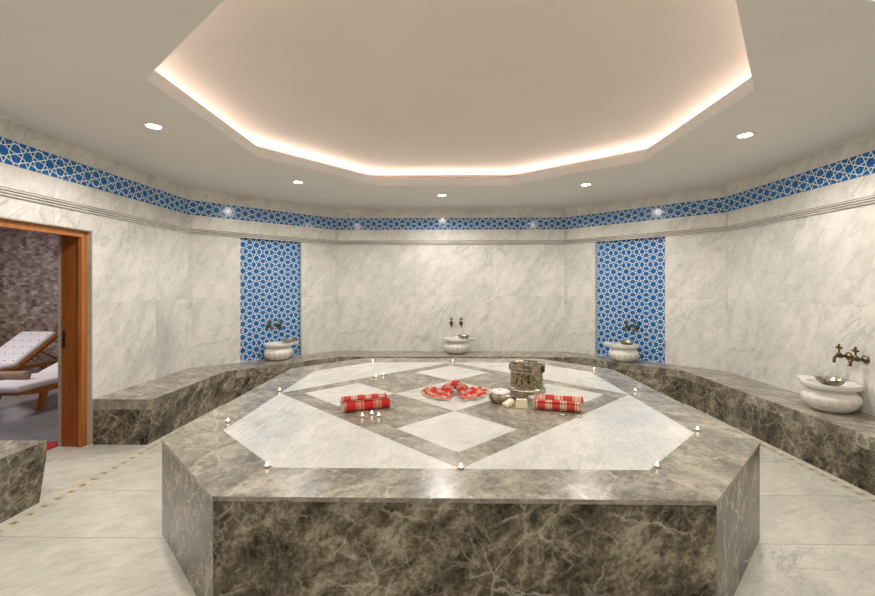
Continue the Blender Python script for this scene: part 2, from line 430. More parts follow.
# niche tile panels
def niche(P0,P1,u0,u1,label,uoff):
    P0=Vector(P0); d=(Vector(P1)-P0).normalized(); nout=Vector((-d.y,d.x))
    a=P0+d*u0+nout*.055; b=P0+d*u1+nout*.055; c=b+nout*.05; e=a+nout*.05
    mb=MB(); w=u1-u0
    # uv: v=0 lies on a tile joint at the top edge
    v0=(NZ0-NZ1); uo=uoff*.1956
    F=[(a,b,True),(b,c,False),(c,e,False),(e,a,False)]
    for p,q,front in F:
        pts=[(p.x,p.y,NZ0),(q.x,q.y,NZ0),(q.x,q.y,NZ1),(p.x,p.y,NZ1)]
        uv=[(uo,v0),(uo+(q-p).length,v0),(uo+(q-p).length,0),(uo,0)] 
        mb.face(pts[::-1],uv=uv[::-1])
    mb.face([(p.x,p.y,NZ1) for p in (a,b,c,e)]); 
    o=mb.build('star_tile_mosaic',M['star'])
    tag(o,label,'tile panel','blue tiled wall niches')
niche(ROOM[1],ROOM[2],*NL,'tall blue and white star tile panel in the wall niche nearer the wooden door',.23)
niche(ROOM[3],ROOM[4],LR-NR[1],LR-NR[0],'tall blue and white star tile panel in the wall niche right of the bucket',.1)

RP=ROOM[:6]
# tile band and mouldings, swept round the visible walls
mb=MB(); zb0,zb1=2.513,2.7086
sweep(mb,RP,[(0,zb0),(.006,zb0),(.006,zb1),(0,zb1)],uvmode='z',caps=True)
o=mb.build('tile_frieze',M['star'])
# shift v so that one tile fills the band height
for l in o.data.uv_layers['UVMap'].data: l.uv=(l.uv[0],(l.uv[1]-zb0)/(zb1-zb0)*.1956)
tag(o,'narrow blue and white star tile band running round the top of the walls','tile band')
MP=[(0,2.258)]
for k in range(3):
    z=2.258+k*.023
    MP+=[(.020-.003*k,z),(.024-.003*k,z+.006),(.022-.003*k,z+.0125),(.001,z+.013),(.001,z+.0228)]
MP+=[(0,2.330)]
mb=MB(); sweep(mb,RP,MP,jit=3)
t1=struct(mb.build('trim_1',M['wall'],merge=False))
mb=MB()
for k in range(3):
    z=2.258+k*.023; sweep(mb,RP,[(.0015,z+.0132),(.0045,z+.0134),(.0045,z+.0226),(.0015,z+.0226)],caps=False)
struct(mb.build('groove_shadow',plain('shadow-toned groove stone',(.24,.19,.13),.6),t1,merge=False))  # brown strips put the shadow lines between the beads into colour
mb=MB(); sweep(mb,RP,[(0,CZ-.012),(.012,CZ-.012),(.012,CZ),(0,CZ)],caps=True)
struct(mb.build('trim_2',M['ceil'],merge=False))

# ------------------------------------------------------------------ floor
mb=MB(); mb.face([(x,y,0) for x,y in ROOM][::-1]); mb.face([(x,y,-.05) for x,y in ROOM])
for i in range(8):
    a=ROOM[i]; b=ROOM[(i+1)%8]; mb.face([(a[0],a[1],-.05),(b[0],b[1],-.05),(b[0],b[1],0),(a[0],a[1],0)][::-1])
struct(mb.build('floor',M['floor'],merge=False))
# border strip beside the benches
BF=[(-2.848,1.0),(-2.848,5.442),(-1.651,6.639),(2.08,6.639),(3.1335,5.585),(3.1335,1.0)]
mb=MB(); sweep(mb,offset_path(BF,-.035),[(0,0),(0,.0015),(.125,.0015),(.125,0)],caps=False)
strip=struct(mb.build('trim_3',M['strip'],merge=False))
mb=MB(); pth=offset_path(BF,.035)
for i in range(5):
    a=pth[i]; b=pth[i+1]; d=(b-a); L=d.length; d.normalize(); nn=Vector((-d.y,d.x)); k=.05
    while k<L-.02:
        c=a+d*k
        q=[c-d*.017-nn*.021,c+d*.017-nn*.021,c+d*.017+nn*.021,c-d*.017+nn*.021]
        mb.face([(p.x,p.y,.0026) for p in q][::-1]); k+=.105
struct(mb.build('border_dots',M['dot'],strip,merge=False))
# oblique joint running off the platform's left front corner face
mb=MB(); a=Vector((-1.40,2.275)); b=Vector((-2.25,1.40)); nn=(b-a).normalized(); nn=Vector((-nn.y,nn.x))*.002
mb.face([(a.x+nn.x,a.y+nn.y,.0008),(b.x+nn.x,b.y+nn.y,.0008),(b.x-nn.x,b.y-nn.y,.0008),(a.x-nn.x,a.y-nn.y,.0008)]); struct(mb.build('trim_6',plain('dark floor joint',(.30,.27,.21),.5)))
# threshold
mb=MB(); mb.box(WO,WX-.03,D0,D1,-.05,.0); struct(mb.build('trim_4',M['floor'],jitter=3))
mb=MB(); mb.box(WX-.03,WX+.005,D0,D1,-.05,.004); struct(mb.build('trim_5',M['strip'],jitter=3))

# ------------------------------------------------------------------ ceiling with lit octagonal cove
mb=MB()
def ring(A,za,B,zb,mi=0):
    for i in range(8):
        j=(i+1)%8; mb.face([(A[i][0],A[i][1],za),(A[j][0],A[j][1],za),(B[j][0],B[j][1],zb),(B[i][0],B[i][1],zb)][::-1] ,mi=mi)
LIP=.10; LEDGE=.62; UP=.15
OUT=[tuple(p) for p in offset_path(OPEN,-LEDGE,True)]
ROOMX=[tuple(p) for p in offset_path(ROOM,-.1,True)]
ring(ROOMX,CZ,OPEN,CZ)
ring(OPEN,CZ,OPEN,CZ+LIP,0)
ring(OPEN,CZ+LIP,OUT,CZ+LIP,1)
ring(OUT,CZ+LIP,OUT,CZ+LIP+UP,1)
mb.face([(x,y,CZ+LIP+UP) for x,y in OUT],mi=1)
struct(mb.build('ceiling',[M['ceil'],M['cove']]))

# led strip lights lying on the cove ledge
strip_c=[tuple(p) for p in offset_path(OPEN,-.36,True)]
for i in range(8):
    a=Vector(strip_c[i]); b=Vector(strip_c[(i+1)%8]); L=(b-a).length
    ld=bpy.data.lights.new('cove_strip_light','AREA'); ld.shape='RECTANGLE'; ld.size=L*.97; ld.size_y=.03
    ld.energy=2.9*L; ld.color=(1,.87,.82)
    lo=bpy.data.objects.new('cove_strip_light',ld); C.objects.link(lo)
    m=(a+b)/2; lo.location=(m.x,m.y,CZ+LIP+.03)
    d=(b-a).normalized(); inw=Vector((d.y,-d.x,0)); zdir=-(Vector((0,0,1))*.62+inw*.75).normalized()   # light shines along -Z local
    xd=Vector((d.x,d.y,0)); yd=zdir.cross(xd)
    lo.matrix_world=Matrix.Translation(lo.location)@Matrix((xd,yd,zdir)).transposed().to_4x4()

# ------------------------------------------------------------------ recessed downlights
DL=[((-2.401,3.467),'recessed round ceiling downlight above the left wall with the door'),
    ((-1.86,5.361),'recessed round ceiling downlight in front of the left tiled niche'),
    ((-.034,6.159),'recessed round ceiling downlight nearest the middle of the back wall'),
    ((1.845,5.553),'recessed round ceiling downlight in front of the right tiled niche'),
    ((2.634,3.757),'recessed round ceiling downlight nearest the right-hand wall basin'),
    ((1.99,1.93),'recessed ceiling downlight cut off by the top right corner of the photo'),
    ((-2.0,1.75),'recessed ceiling downlight behind the doorway side of the room'),
    ((.1,.95),'recessed ceiling downlight above the near end of the room')]
e0=None
for (x,y),lab in DL:
    if e0 is None:
        e0=empty('recessed_downlight',(x,y,CZ)); e=e0
        m=MB(); m.lathe([(.052,-.001),(.055,-.006),(.072,-.007),(.078,-.004),(.079,0)],32,caps=False); m.build('trim_ring',M['chrome'],e)
        m=MB(); m.lathe([(.0001,-.0035),(.053,-.0035)],24,caps=False); m.face([(.053*math.cos(-2*PI*k/24),.053*math.sin(-2*PI*k/24),-.0036) for k in range(24)]); m.build('lens',M['lens'],e)
    else: e=dup(e0); e.location=(x,y,CZ)
    tag(e,lab,'downlight','recessed downlights round the cove')
    ld=bpy.data.lights.new('downlight_beam','SPOT'); ld.energy=96; ld.spot_size=2.95; ld.spot_blend=.6; ld.shadow_soft_size=.055; ld.color=(1,.95,.885)
    lo=bpy.data.objects.new('downlight_beam',ld); C.objects.link(lo); lo.location=(x,y,CZ-.02)

# ------------------------------------------------------------------ benches
bench=empty('marble_bench',(0,0,0),0,'long grey-brown marble bench running round the back walls under the basins','bench')
BP=[(-2.848,4.094)]+BF[1:]
BW=[(-3.442,4.094)]+ROOM[1:5]+[(3.663,1.0)]
def bench_parts(front,back,root):
    fr=[Vector(p) for p in front]; lo=offset_path(front,-.052); bk=[Vector(p) for p in back]; n=len(fr)
    zt,zm=.444,.344
    for which in ('seat_top','seat_base'):
        mb=MB()
        for i in range(n-1):
            j=i+1; off=(random.random()*9,random.random()*9)
            def quad(pts): 
                P=[Vector(p) for p in pts]; t=(P[0]-P[1]); 
                t=Vector((t.x,t.y,0)).normalized(); w=(P[2]-P[1]); w=(w-t*w.dot(t)).normalized()
                mb.face(pts,uv=[(p.dot(t)+off[0],(p-P[1]).dot(w)+off[1]) for p in P])
            if which=='seat_top':
                quad([(fr[j].x,fr[j].y,zt),(fr[i].x,fr[i].y,zt),(bk[i].x,bk[i].y,zt),(bk[j].x,bk[j].y,zt)][::-1][::-1])
                off=(random.random()*9,random.random()*9)
                quad([(fr[j].x,fr[j].y,zm),(fr[i].x,fr[i].y,zm),(fr[i].x,fr[i].y,zt),(fr[j].x,fr[j].y,zt)])
                mb.face([(fr[j].x,fr[j].y,zm),(fr[i].x,fr[i].y,zm),(bk[i].x,bk[i].y,zm),(bk[j].x,bk[j].y,zm)][::-1])
            else:
                quad([(lo[j].x,lo[j].y,0),(lo[i].x,lo[i].y,0),(fr[i].x,fr[i].y,zm),(fr[j].x,fr[j].y,zm)])
        if which=='seat_top':
            for kk in range(1,len(mb.mi),3): mb.mi[kk]=1
        for e in (0,n-1):
            if which=='seat_top': q=[(bk[e].x,bk[e].y,zm),(fr[e].x,fr[e].y,zm),(fr[e].x,fr[e].y,zt),(bk[e].x,bk[e].y,zt)]
            else: q=[(bk[e].x,bk[e].y,0),(lo[e].x,lo[e].y,0),(fr[e].x,fr[e].y,zm),(bk[e].x,bk[e].y,zm)]
            o3=random.random()*5
            mb.face(q if e==0 else q[::-1],uv=[(p[0]+o3,p[2]) for p in (q if e==0 else q[::-1])])
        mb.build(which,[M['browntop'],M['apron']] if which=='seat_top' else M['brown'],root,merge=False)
bench_parts(BP,BW,bench)
b2=empty('marble_bench',(0,0,0),0,'short grey-brown marble bench end in front of the doorway at the left edge','bench')
bench_parts([(-2.848,1.0),(-2.848,2.99)],[(-3.442,1.0),(-3.442,2.99)],b2)

# ------------------------------------------------------------------ central platform (gobek tasi)
SX,SZ,SH,SC=.0818,3.7657,1.8568,.7208; ST=.595
def octa(h,c): return [(SX-h+c,SZ-h),(SX+h-c,SZ-h),(SX+h,SZ-h+c),(SX+h,SZ+h-c),(SX+h-c,SZ+h),(SX-h+c,SZ+h),(SX-h,SZ+h-c),(SX-h,SZ-h+c)]
plat=empty('heated_marble_platform',(SX,SZ,0),0,'large octagonal marble platform with white and grey inlaid top in middle of room','platform')
mb=MB(); oc=octa(SH-.004,SC-.002)
for i in range(8):
    a=oc[i]; b=oc[(i+1)%8]; o1=(random.random()*9,random.random()*9); L=math.hypot(b[0]-a[0],b[1]-a[1])
    mb.face([(a[0]-SX,a[1]-SZ,0),(b[0]-SX,b[1]-SZ,0),(b[0]-SX,b[1]-SZ,ST-.022),(a[0]-SX,a[1]-SZ,ST-.022)],uv=[(o1[0],o1[1]),(o1[0]+L,o1[1]),(o1[0]+L,o1[1]+.58),(o1[0],o1[1]+.58)])
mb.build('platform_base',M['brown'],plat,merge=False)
mb=MB(); A=octa(SH,SC); B=octa(SH-.31,.565)
def pface(pts,mi,rot=0):
    o1=(random.random()*9,random.random()*9); c,s=math.cos(rot),math.sin(rot)
    mb.face([(x-SX,y-SZ,ST) for x,y in pts],uv=[(x*c+y*s+o1[0],-x*s+y*c+o1[1]) for x,y in pts],mi=mi)
for i in range(8):
    j=(i+1)%8; pface([A[i],A[j],B[j],B[i]],0,[0,.8,1.57,.8][i%4])
# sides of the top slab
for i in range(8):
    a=A[i]; b=A[(i+1)%8]; mb.face([(a[0]-SX,a[1]-SZ,ST-.022),(b[0]-SX,b[1]-SZ,ST-.022),(b[0]-SX,b[1]-SZ,ST),(a[0]-SX,a[1]-SZ,ST)],mi=0)
mb.face([(x-SX,y-SZ,ST-.022) for x,y in A][::-1])
H=SH-.31
def P(x,y): return (SX+x,SZ+y)
T=[(0,-H),(H,0),(0,H),(-H,0)]     # diamond apexes lie on the inner octagon
cc_=.565; mm=H-cc_
# white pentagons between diamond and inner octagon
pface([P(0,-H),P(mm,-H),P(H,-mm),P(H,0)],1,.3); pface([P(H,0),P(H,mm),P(mm,H),P(0,H)],1,.9)
pface([P(0,H),P(-mm,H),P(-H,mm),P(-H,0)],1,.1); pface([P(-H,0),P(-H,-mm),P(-mm,-H),P(0,-H)],1,.5)
hd=1.33
I=[(0,-hd),(hd,0),(0,hd),(-hd,0)]
for i in range(4):
    j=(i+1)%4; pface([P(*T[i]),P(*T[j]),P(*I[j]),P(*I[i])],0,.785+1.57*i)
# 3x3 checker inside, axes turned 45 degrees
e=hd*SQ; k_=.52*SQ; br=[-e,-k_,k_,e]
for i in range(3):
    for j in range(3):
        q=[(br[i],br[j]),(br[i+1],br[j]),(br[i+1],br[j+1]),(br[i],br[j+1])]
        pface([P((a-b)*SQ,(a+b)*SQ) for a,b in q],1 if (i+j)%2==0 else 0,.785*(i+2*j))
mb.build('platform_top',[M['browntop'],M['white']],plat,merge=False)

# ------------------------------------------------------------------ marble wash basins
def make_basin():
    r=empty('wash_basin')
    def flute(rr,z,a):
        if .02<z<.17 and rr>.08: return rr*(1+.035*abs(math.sin(a*8))*math.sin(PI*min(1,(z-.0)/.17)))
        return rr
    m=MB(); m.lathe([(.095,0),(.125,.004),(.16,.03),(.187,.065),(.200,.10),(.197,.135),(.180,.158),(.164,.170),(.160,.182),(.168,.194)],96,fn=flute); m.build('bowl',M['basin'],r)
    # rim: thick round plate with two pointed ears along local x, hollow middle
    def rim(rr,z,a):
        if rr<.1725: return rr
        ear=max(0,math.cos(a))**14*.12
        return rr+ear*(rr-.17)/.04
    m=MB(); m.lathe([(.166,.194),(.200,.196),(.206,.199),(.208,.232),(.205,.237),(.172,.237),(.164,.232),(.150,.21),(.12,.12),(.06,.075),(.0001,.07)],96,fn=rim,caps=False)
    m.build('rim',M['basin'],r)
    return r
def make_bowl(r0=.102,h=.050,mat='silver',name='metal_bathing_bowl'):
    r=empty(name)
    m=MB(); m.lathe([(.0001,.000),(r0*.55,.0),(r0*.75,.008),(r0*.92,.03),(r0*.98,h-.006),(r0*1.03,h),(r0*1.02,h+.003),(r0*.95,h-.003),(r0*.88,.03),(r0*.70,.012),(r0*.5,.006),(.0001,.006)],36,caps=False)
    m.build('bowl_shell',M[mat],r)
    m=MB(); m.lathe([(.0001,.010),(r0*.18,.009),(r0*.24,.006)],16,caps=False); m.build('boss',M['brass'],r)
    return r
basin0=make_basin(); bowl0=make_bowl(mat='pail')
BS=[((3.445,3.84),PI/2,'white marble wash basin with two pointed rim ears on the right-hand bench',(-.085,.075,.232,.0,.0),'shallow copper bathing bowl on the rim of the right-hand basin'),
    ((2.655,6.315),PI*3/4,'white marble wash basin in front of the right blue tiled niche',(-.06,.03,.236,0,0),'metal bathing bowl on the basin before the right tiled niche'),
    ((.195,7.0),0,'small white marble wash basin at the middle of the back wall',(.125,-.05,.236,0,0),'metal bathing bowl on the basin at the middle of the back wall'),
    ((-2.50,6.345),PI/4,'white marble wash basin in front of the left blue tiled niche',(.185,.0,.243,0,0),'metal bathing bowl on the basin before the left tiled niche')]
for i,((x,y),rz,lab,bo,bl) in enumerate(BS):
    b=basin0 if i==0 else dup(basin0)
    b.location=(x,y,.444); b.rotation_euler=(0,0,rz); s=1.0; b.scale=(s,s,1.06); tag(b,lab,'wash basin','marble wash basins on the bench')
    w=bowl0 if i==0 else dup(bowl0)
    c,s_=math.cos(rz),math.sin(rz)
    w.location=(x+bo[0]*c-bo[1]*s_, y+bo[0]*s_+bo[1]*c, .444+.237*1.06-.002); tag(w,bl,'bowl','metal bowls resting on the basins')

# ------------------------------------------------------------------ brass taps: local -Y points into the room
def make_tap():
    r=empty('brass_tap')
    Rx=Matrix.Rotation(PI/2,4,'X')   # lathe axis z -> -y
    m=MB(); m.lathe([(.0001,0),(.030,0),(.031,.006),(.024,.014),(.016,.02),(.011,.028),(.0001,.028)],24,M=Rx,caps=False); m.build('wall_rosette',M['brass'],r)
    m=MB(); m.tube([(0,-.02,0),(0,-.05,0),(0,-.052,0),(0,-.066,0),(0,-.068,0),(0,-.09,0),(0,-.105,-.004),(0,-.114,-.015),(0,-.116,-.035),(0,-.116,-.05)],[.010,.010,.016,.019,.016,.011,.011,.011,.010,.012],12); m.build('spout',M['brass'],r)
    m=MB(); m.lathe([(.016,0),(.017,.012),(.012,.02),(.007,.025),(.006,.05),(.009,.053),(.0001,.056)],16,M=Matrix.Translation((0,-.078,.006)),caps=False); m.build('valve_stem',M['brass'],r)
    m=MB(); Mh=Matrix.Translation((0,-.078,.066))
    m.tube([Mh@Vector((-.028,0,0)),Mh@Vector((-.02,0,.0)),Mh@Vector((0,0,0)),Mh@Vector((.02,0,0)),Mh@Vector((.028,0,0))],[.004,.010,.005,.010,.004],10)
    m.tube([Mh@Vector((0,0,-.012)),Mh@Vector((0,0,.01)),Mh@Vector((0,0,.022)),Mh@Vector((0,0,.031))],[.005,.006,.010,.003],10)
    m.tube([Mh@Vector((0,-.022,0)),Mh@Vector((0,-.012,0)),Mh@Vector((0,.012,0)),Mh@Vector((0,.022,0))],[.004,.009,.009,.004],10); m.build('cross_handle',M['brass'],r)
    return r
nd=.055
TP=[((3.663,3.897),-PI/2,.918,'old brass cross-handle tap on the right wall, farther of the pair'),
    ((3.663,3.743),-PI/2,.913,'old brass cross-handle tap on the right wall, nearer of the pair'),
    ((2.775+nd*SQ,6.476+nd*SQ),-PI/4,.93,'dark tap on the right niche tiles, left of the pair'),
    ((2.868+nd*SQ,6.383+nd*SQ),-PI/4,.93,'dark tap on the right niche tiles, right of the pair'),
    ((.118,7.218),0,.923,'dark tap at the middle of the back wall, left of the pair'),
    ((.284,7.218),0,.923,'dark tap at the middle of the back wall, right of the pair'),
    ((-2.663-nd*SQ,6.417+nd*SQ),PI/4,.937,'dark tap on the left niche tiles, left of the pair'),
    ((-2.554-nd*SQ,6.526+nd*SQ),PI/4,.937,'dark tap on the left niche tiles, right of the pair')]
tap0=None
for (x,y),rz,z,lab in TP:
    if tap0 is None: tap0=make_tap(); t=tap0
    else: t=dup(tap0)
    t.location=(x,y,z); t.rotation_euler=(0,0,rz); t.scale=(1.15,1.15,1.15); tag(t,lab,'tap','pairs of brass taps above the basins')

# ------------------------------------------------------------------ things on the platform
Z0=ST
# pail
pail=empty('metal_pail',(.755,3.90,Z0),.0,'open tinned copper pail with engraved band standing on the platform','pail'); pail.rotation_euler=(0,0,-.5); pail.scale=(1,1,.94)
R=.150
m=MB(); m.lathe([(R+.018,0),(R+.020,.006),(R+.018,.03),(R+.008,.040),(R,.048)],56); m.build('foot_ring',M['pail'],pail)
m=MB(); m.lathe([(R-.001,.048),(R-.004,.06),(R-.006,.175),(R-.004,.182)],56,caps=False); m.build('engraved_band',M['etched'],pail)
m=MB(); m.lathe([(R-.004,.182),(R+.003,.188),(R-.003,.196),(R-.004,.215),(R+.004,.222),(R-.003,.230),(R-.001,.252),(R+.006,.262),(R+.004,.268),(R-.006,.264),(R-.010,.25),(R-.012,.06),(R*.5,.052),(.0001,.052)],56,caps=False); m.build('rim',M['pail'],pail)
h=MB(); pts=[]
for k in range(13):
    a=PI*k/12; pts.append((math.cos(a)*(R+.012), -math.sin(a)*.155*.95-.0, .245-math.sin(a)*.012+ .02*0))
h.tube([(R+.012,0,.225),(R+.012,0,.245)]+[(p[0],-p[1]*0.98,p[2]+.030*math.sin(PI*k/12)) for k,p in enumerate(pts)]+[(-R-.012,0,.245),(-R-.012,0,.225)],.004,8); h.build('bail_handle',M['darkbrass'],pail)
for s in (-1,1):
    m=MB(); m.box(s*(R+.004)-.010,s*(R+.004)+.010,-.022,.022,.195,.250); m.build('handle_lug',M['darkbrass'],pail,bevel=.004)

# embossed dish with powdery white soap on top
d1=empty('embossed_dish',(.462,3.50,Z0),0,'embossed silver dish topped with a white bath mitt, left of the cream soaps','dish')
d1.scale=(1.05,1.05,1.3)
def emb(r,z,a): return r*(1+.03*math.sin(a*14)) if .012<z<.05 else r
m=MB(); m.lathe([(.055,0),(.075,.006),(.088,.025),(.09,.045),(.082,.058),(.0001,.058)],72,fn=emb); m.build('dish_body',M['pail'],d1)
m=MB(); m.lathe([(.040+.035*math.cos(t),.066+.014*math.sin(t)) for t in [2*PI*k/14-PI/2 for k in range(15)]],40,caps=False,fn=lambda r,z,a:r*(1+.05*math.sin(3*a+1))); m.build('white_ring',M['petal'],d1)
m=MB(); m.lathe([(.0001,.085),(.012,.082),(.016,.072),(.018,.060)],16,caps=False); m.build('knob',M['silver'],d1)
d2=empty('shallow_dish',(.64,3.60,Z0),0,'shallow embossed metal dish in front of the copper pail','dish')
m=MB(); m.lathe([(.04,0),(.06,.005),(.078,.026),(.082,.030),(.076,.030),(.055,.012),(.0001,.010)],48,fn=lambda r,z,a:r*(1+.03*math.sin(a*12)) if z>.004 else r); m.build('dish_body',M['pail'],d2)
m=MB(); m.lathe([(.0001,.020),(.02,.018),(.03,.011)],24,caps=False); m.build('boss',M['brass'],d2)
# soaps
def soap(x,y,rz,sx,sy,sz,rx,lab,z=0):
    m=MB(); m.box(-sx/2,sx/2,-sy/2,sy/2,0,sz)
    o=m.build('soap_bar',M['soap'],bevel=.005); o.location=(x,y,Z0+z); o.rotation_euler=(rx,0,rz); tag(o,lab,'soap','cream soap bars by the dish')
soap(.605,3.335,-.06,.088,.035,.070,0,'cream rectangular soap bar standing upright beside the rolled towels')
soap(.512,3.365,.55,.085,.060,.030,0.0,'cream soap bar lying tilted against the embossed dish')
bpy.data.objects['soap_bar.001'].rotation_euler=(.0,-.38,.5); bpy.data.objects['soap_bar.001'].location.z=Z0+.017

# rolled towels
def rolled_towel(x,y,z,rz,L,R,label,mat,ph=0,sq=1.0):
    r=empty('rolled_towel',(x,y,Z0+z),rz,label,'rolled towel','rolled red checked towels')
    turns=3.3; N=110; th=.0035; rows=[]; uvs=[]
    segs=26
    for k in range(N+1):
        t=k/N; a=turns*2*PI*t+ph; rad=.008+(R-.008)*t
        row=[]; ur=[]
        for j in range(segs+1):
            s=j/segs; xx=(s-.5)*L; wob=1+.035*math.sin(7*s+a*.5+ph)+.02*math.sin(17*s+ph)
            edge=.006*math.sin(a*2.3+ph*3)*(1 if j in(0,segs) else 0)
            zz=R+math.sin(a)*rad*wob*(1.0)
            if zz<.0015: zz=.0015
            row.append((xx+edge, math.cos(a)*rad*wob*sq, zz*.95)); ur.append((xx+ph,k/N*turns*2*PI*R*.6))
        rows.append(row); uvs.append(ur)
    m=MB(); m.grid(rows,uvs=uvs); o=m.build('towel_roll',mat,r,merge=False)
    sf=o.modifiers.new('thickness','SOLIDIFY'); sf.thickness=.004; sf.offset=-1
    for side in (-1,1):
        m=MB()
        for k in range(26):
            a=2*PI*k/26; rr=R*(.35+.55*random.random()); p=Vector((side*(L/2-.004),math.cos(a)*rr*sq,R+math.sin(a)*rr*.9))
            q=p+Vector((side*(.014+.010*random.random()),.006*(random.random()-.5),-.008-.006*random.random())); q.z=max(q.z,.002)
            m.tube([p,(p+q)/2+Vector((0,0,.002)),q],[.0022,.002,.0012],5)
        m.build('fringe',M['fringe'],r,merge=False)
    return r
TW=.040
rolled_towel(-.598,3.265,0,.40,.345,.040,'rolled red checked towel, front of the left-hand pair',M['plaid'],.0)
rolled_towel(-.640,3.375,.014,.36,.345,.038,'rolled red checked towel, rear of the left-hand pair',M['plaid2'],.9)
rolled_towel(.865,3.262,0,-.24,.335,.040,'rolled red checked towel, front of the right-hand pair',M['plaid2'],.45)
rolled_towel(.905,3.365,.018,-.22,.35,.038,'rolled red checked towel, rear of the right-hand pair',M['plaid'],1.7)

# butterfly shaped folded towel
bt=empty('folded_bow_towel',(.095,3.80,Z0+.003),0,'red checked towel folded like a bow on the middle white tile','towel')
def fan(a0,a1,Rm,ph,name,pleats=5):
    NA=64; NR=14; rows=[]; uvs=[]
    for i in range(NR+1):
        rr=.035+(Rm-.035)*i/NR; row=[]; ur=[]
        for j in range(NA+1):
            t=j/NA; a=a0+(a1-a0)*t
            wave=math.sin(t*pleats*2*PI+ph); hgt=(.020*(1-i/NR)+.012+.006*math.sin(i*1.3+t*9))
            z=.004+max(0,(wave+1)/2)*hgt+.022*max(0,1-i/5)
            ragged=1+.02*math.sin(t*23+ph)+.015*math.sin(t*57)
            r2=rr*(ragged if i>NR-3 else 1)*(1+.03*wave*(i/NR))
            row.append((math.cos(a)*r2, math.sin(a)*r2*1.0, z)); ur.append((rr*1.15+.03+ph, t*pleats*.16+ph))
        rows.append(row); uvs.append(ur)
    m=MB(); m.grid(rows,uvs=uvs,flip=(a1<a0)); o=m.build(name,M['plaid2'],bt,merge=False)
    sf=o.modifiers.new('thickness','SOLIDIFY'); sf.thickness=.004; sf.offset=-1
    # fringe round the edge
    m=MB()
    for j in range(0,NA+1):
        p=Vector(rows[-1][j]); d=Vector((p.x,p.y,0)).normalized(); q=p+d*(.018+.012*random.random()); q.z=.003
        m.tube([p,q],[.0045,.002],4)
    m.build('fringe',M['fringe'],o,merge=False)
fan(math.radians(150),math.radians(258),.275,.3,'pleated_wing')
fan(math.radians(282),math.radians(390),.275,1.4,'pleated_wing')
m=MB(); m.tube([(-.10,.02,.03),(-.06,.045,.045),(-.02,.05,.058),(.03,.05,.058),(.07,.04,.045),(.11,.02,.028)],[.026,.034,.040,.040,.034,.026],18)
o=m.build('centre_fold',M['plaid'],bt,merge=False)

# tealights
def make_tea(lit=True):
    r=empty('tealight_candle')
    m=MB(); m.lathe([(.0001,0),(.0165,0),(.0175,.002),(.0175,.011),(.0168,.011),(.0165,.008),(.0001,.008)],24,caps=False); m.build('tin_cup',M['tin'],r)
    m=MB(); m.lathe([(.0165,.0082),(.010,.0088),(.0001,.0088)],20,caps=False); m.build('wax',M['wax'],r)
    if lit:
        m=MB(); m.lathe([(.0008,.0088),(.0045,.011),(.0065,.015),(.0052,.021),(.002,.027),(.0001,.029)],12,caps=False); m.build('flame',M['flame'],r)
    return r
TL=[((-.718,4.447),'lit tealight, left of the two candles on the grey tile behind the left towels'),
 ((-.655,4.53),'lit tealight, right of the two candles on the grey tile behind the left towels'),
 ((-.60,3.09),'lit tealight, left of the three candles before the left rolled towels'),
 ((-.540,3.15),'lit tealight, middle and rear of three candles before the left rolled towels'),
 ((-.482,3.10),'lit tealight, right of the three candles before the left rolled towels'),
 ((-1.521,2.957),'lit tealight on the grey platform border nearest the bench at left'),
 ((-.936,2.224),'lit tealight at the front left corner of the white inlay'),
 ((-1.50,3.84),'lit tealight at the left point of the inlaid diamond'),
 ((.087,2.222),'lit tealight at the front point of the inlaid diamond'),
 ((1.123,2.257),'lit tealight at the front right corner of the white inlay'),
 ((1.675,2.833),'lit tealight on the right corner of the white inlay nearest the right bench'),
 ((1.729,3.872),'lit tealight at the right point of the inlaid diamond'),
 ((1.705,4.858),'lit tealight on the back right border, before the right tiled niche'),
 ((1.05,5.33),'lit tealight on the back border, behind the copper pail'),
 ((.105,5.36),'lit tealight at the back point of the inlaid diamond'),
 ((-.904,5.34),'lit tealight on the back left border of the platform')]
t0=None
for (x,y),lab in TL:
    if t0 is None: t0=make_tea(); t=t0
    else: t=dup(t0)
    t.location=(x,y,Z0); tag(t,lab,'candle','tealights set out on the platform')
u0=make_tea(False); u0.location=(.872,3.14,Z0); tag(u0,'unlit white tealight before the right rolled towels, nearer the soap','candle','tealights set out on the platform')
u1=dup(u0); u1.location=(.985,3.105,Z0); tag(u1,'unlit white tealight before the right end of the right rolled towels','candle','tealights set out on the platform')

# ------------------------------------------------------------------ doorway
door=empty('door_1',(WX,D1,0)); struct(door)
door.location=(0,0,0)
fx0,fx1=-3.70,-3.485
m=MB(); m.box(WO+.0,WX,D1-.012,D1,0,DZ); m.box(WO,WX,D0,D0+.012,0,DZ); m.box(WO,WX,D0+.012,D1-.012,DZ-.012,DZ); m.box(WO,fx0,D1-.05,D1-.012,0,DZ-.012); m.build('marble_reveal',M['grey'],door,jitter=2,merge=False)

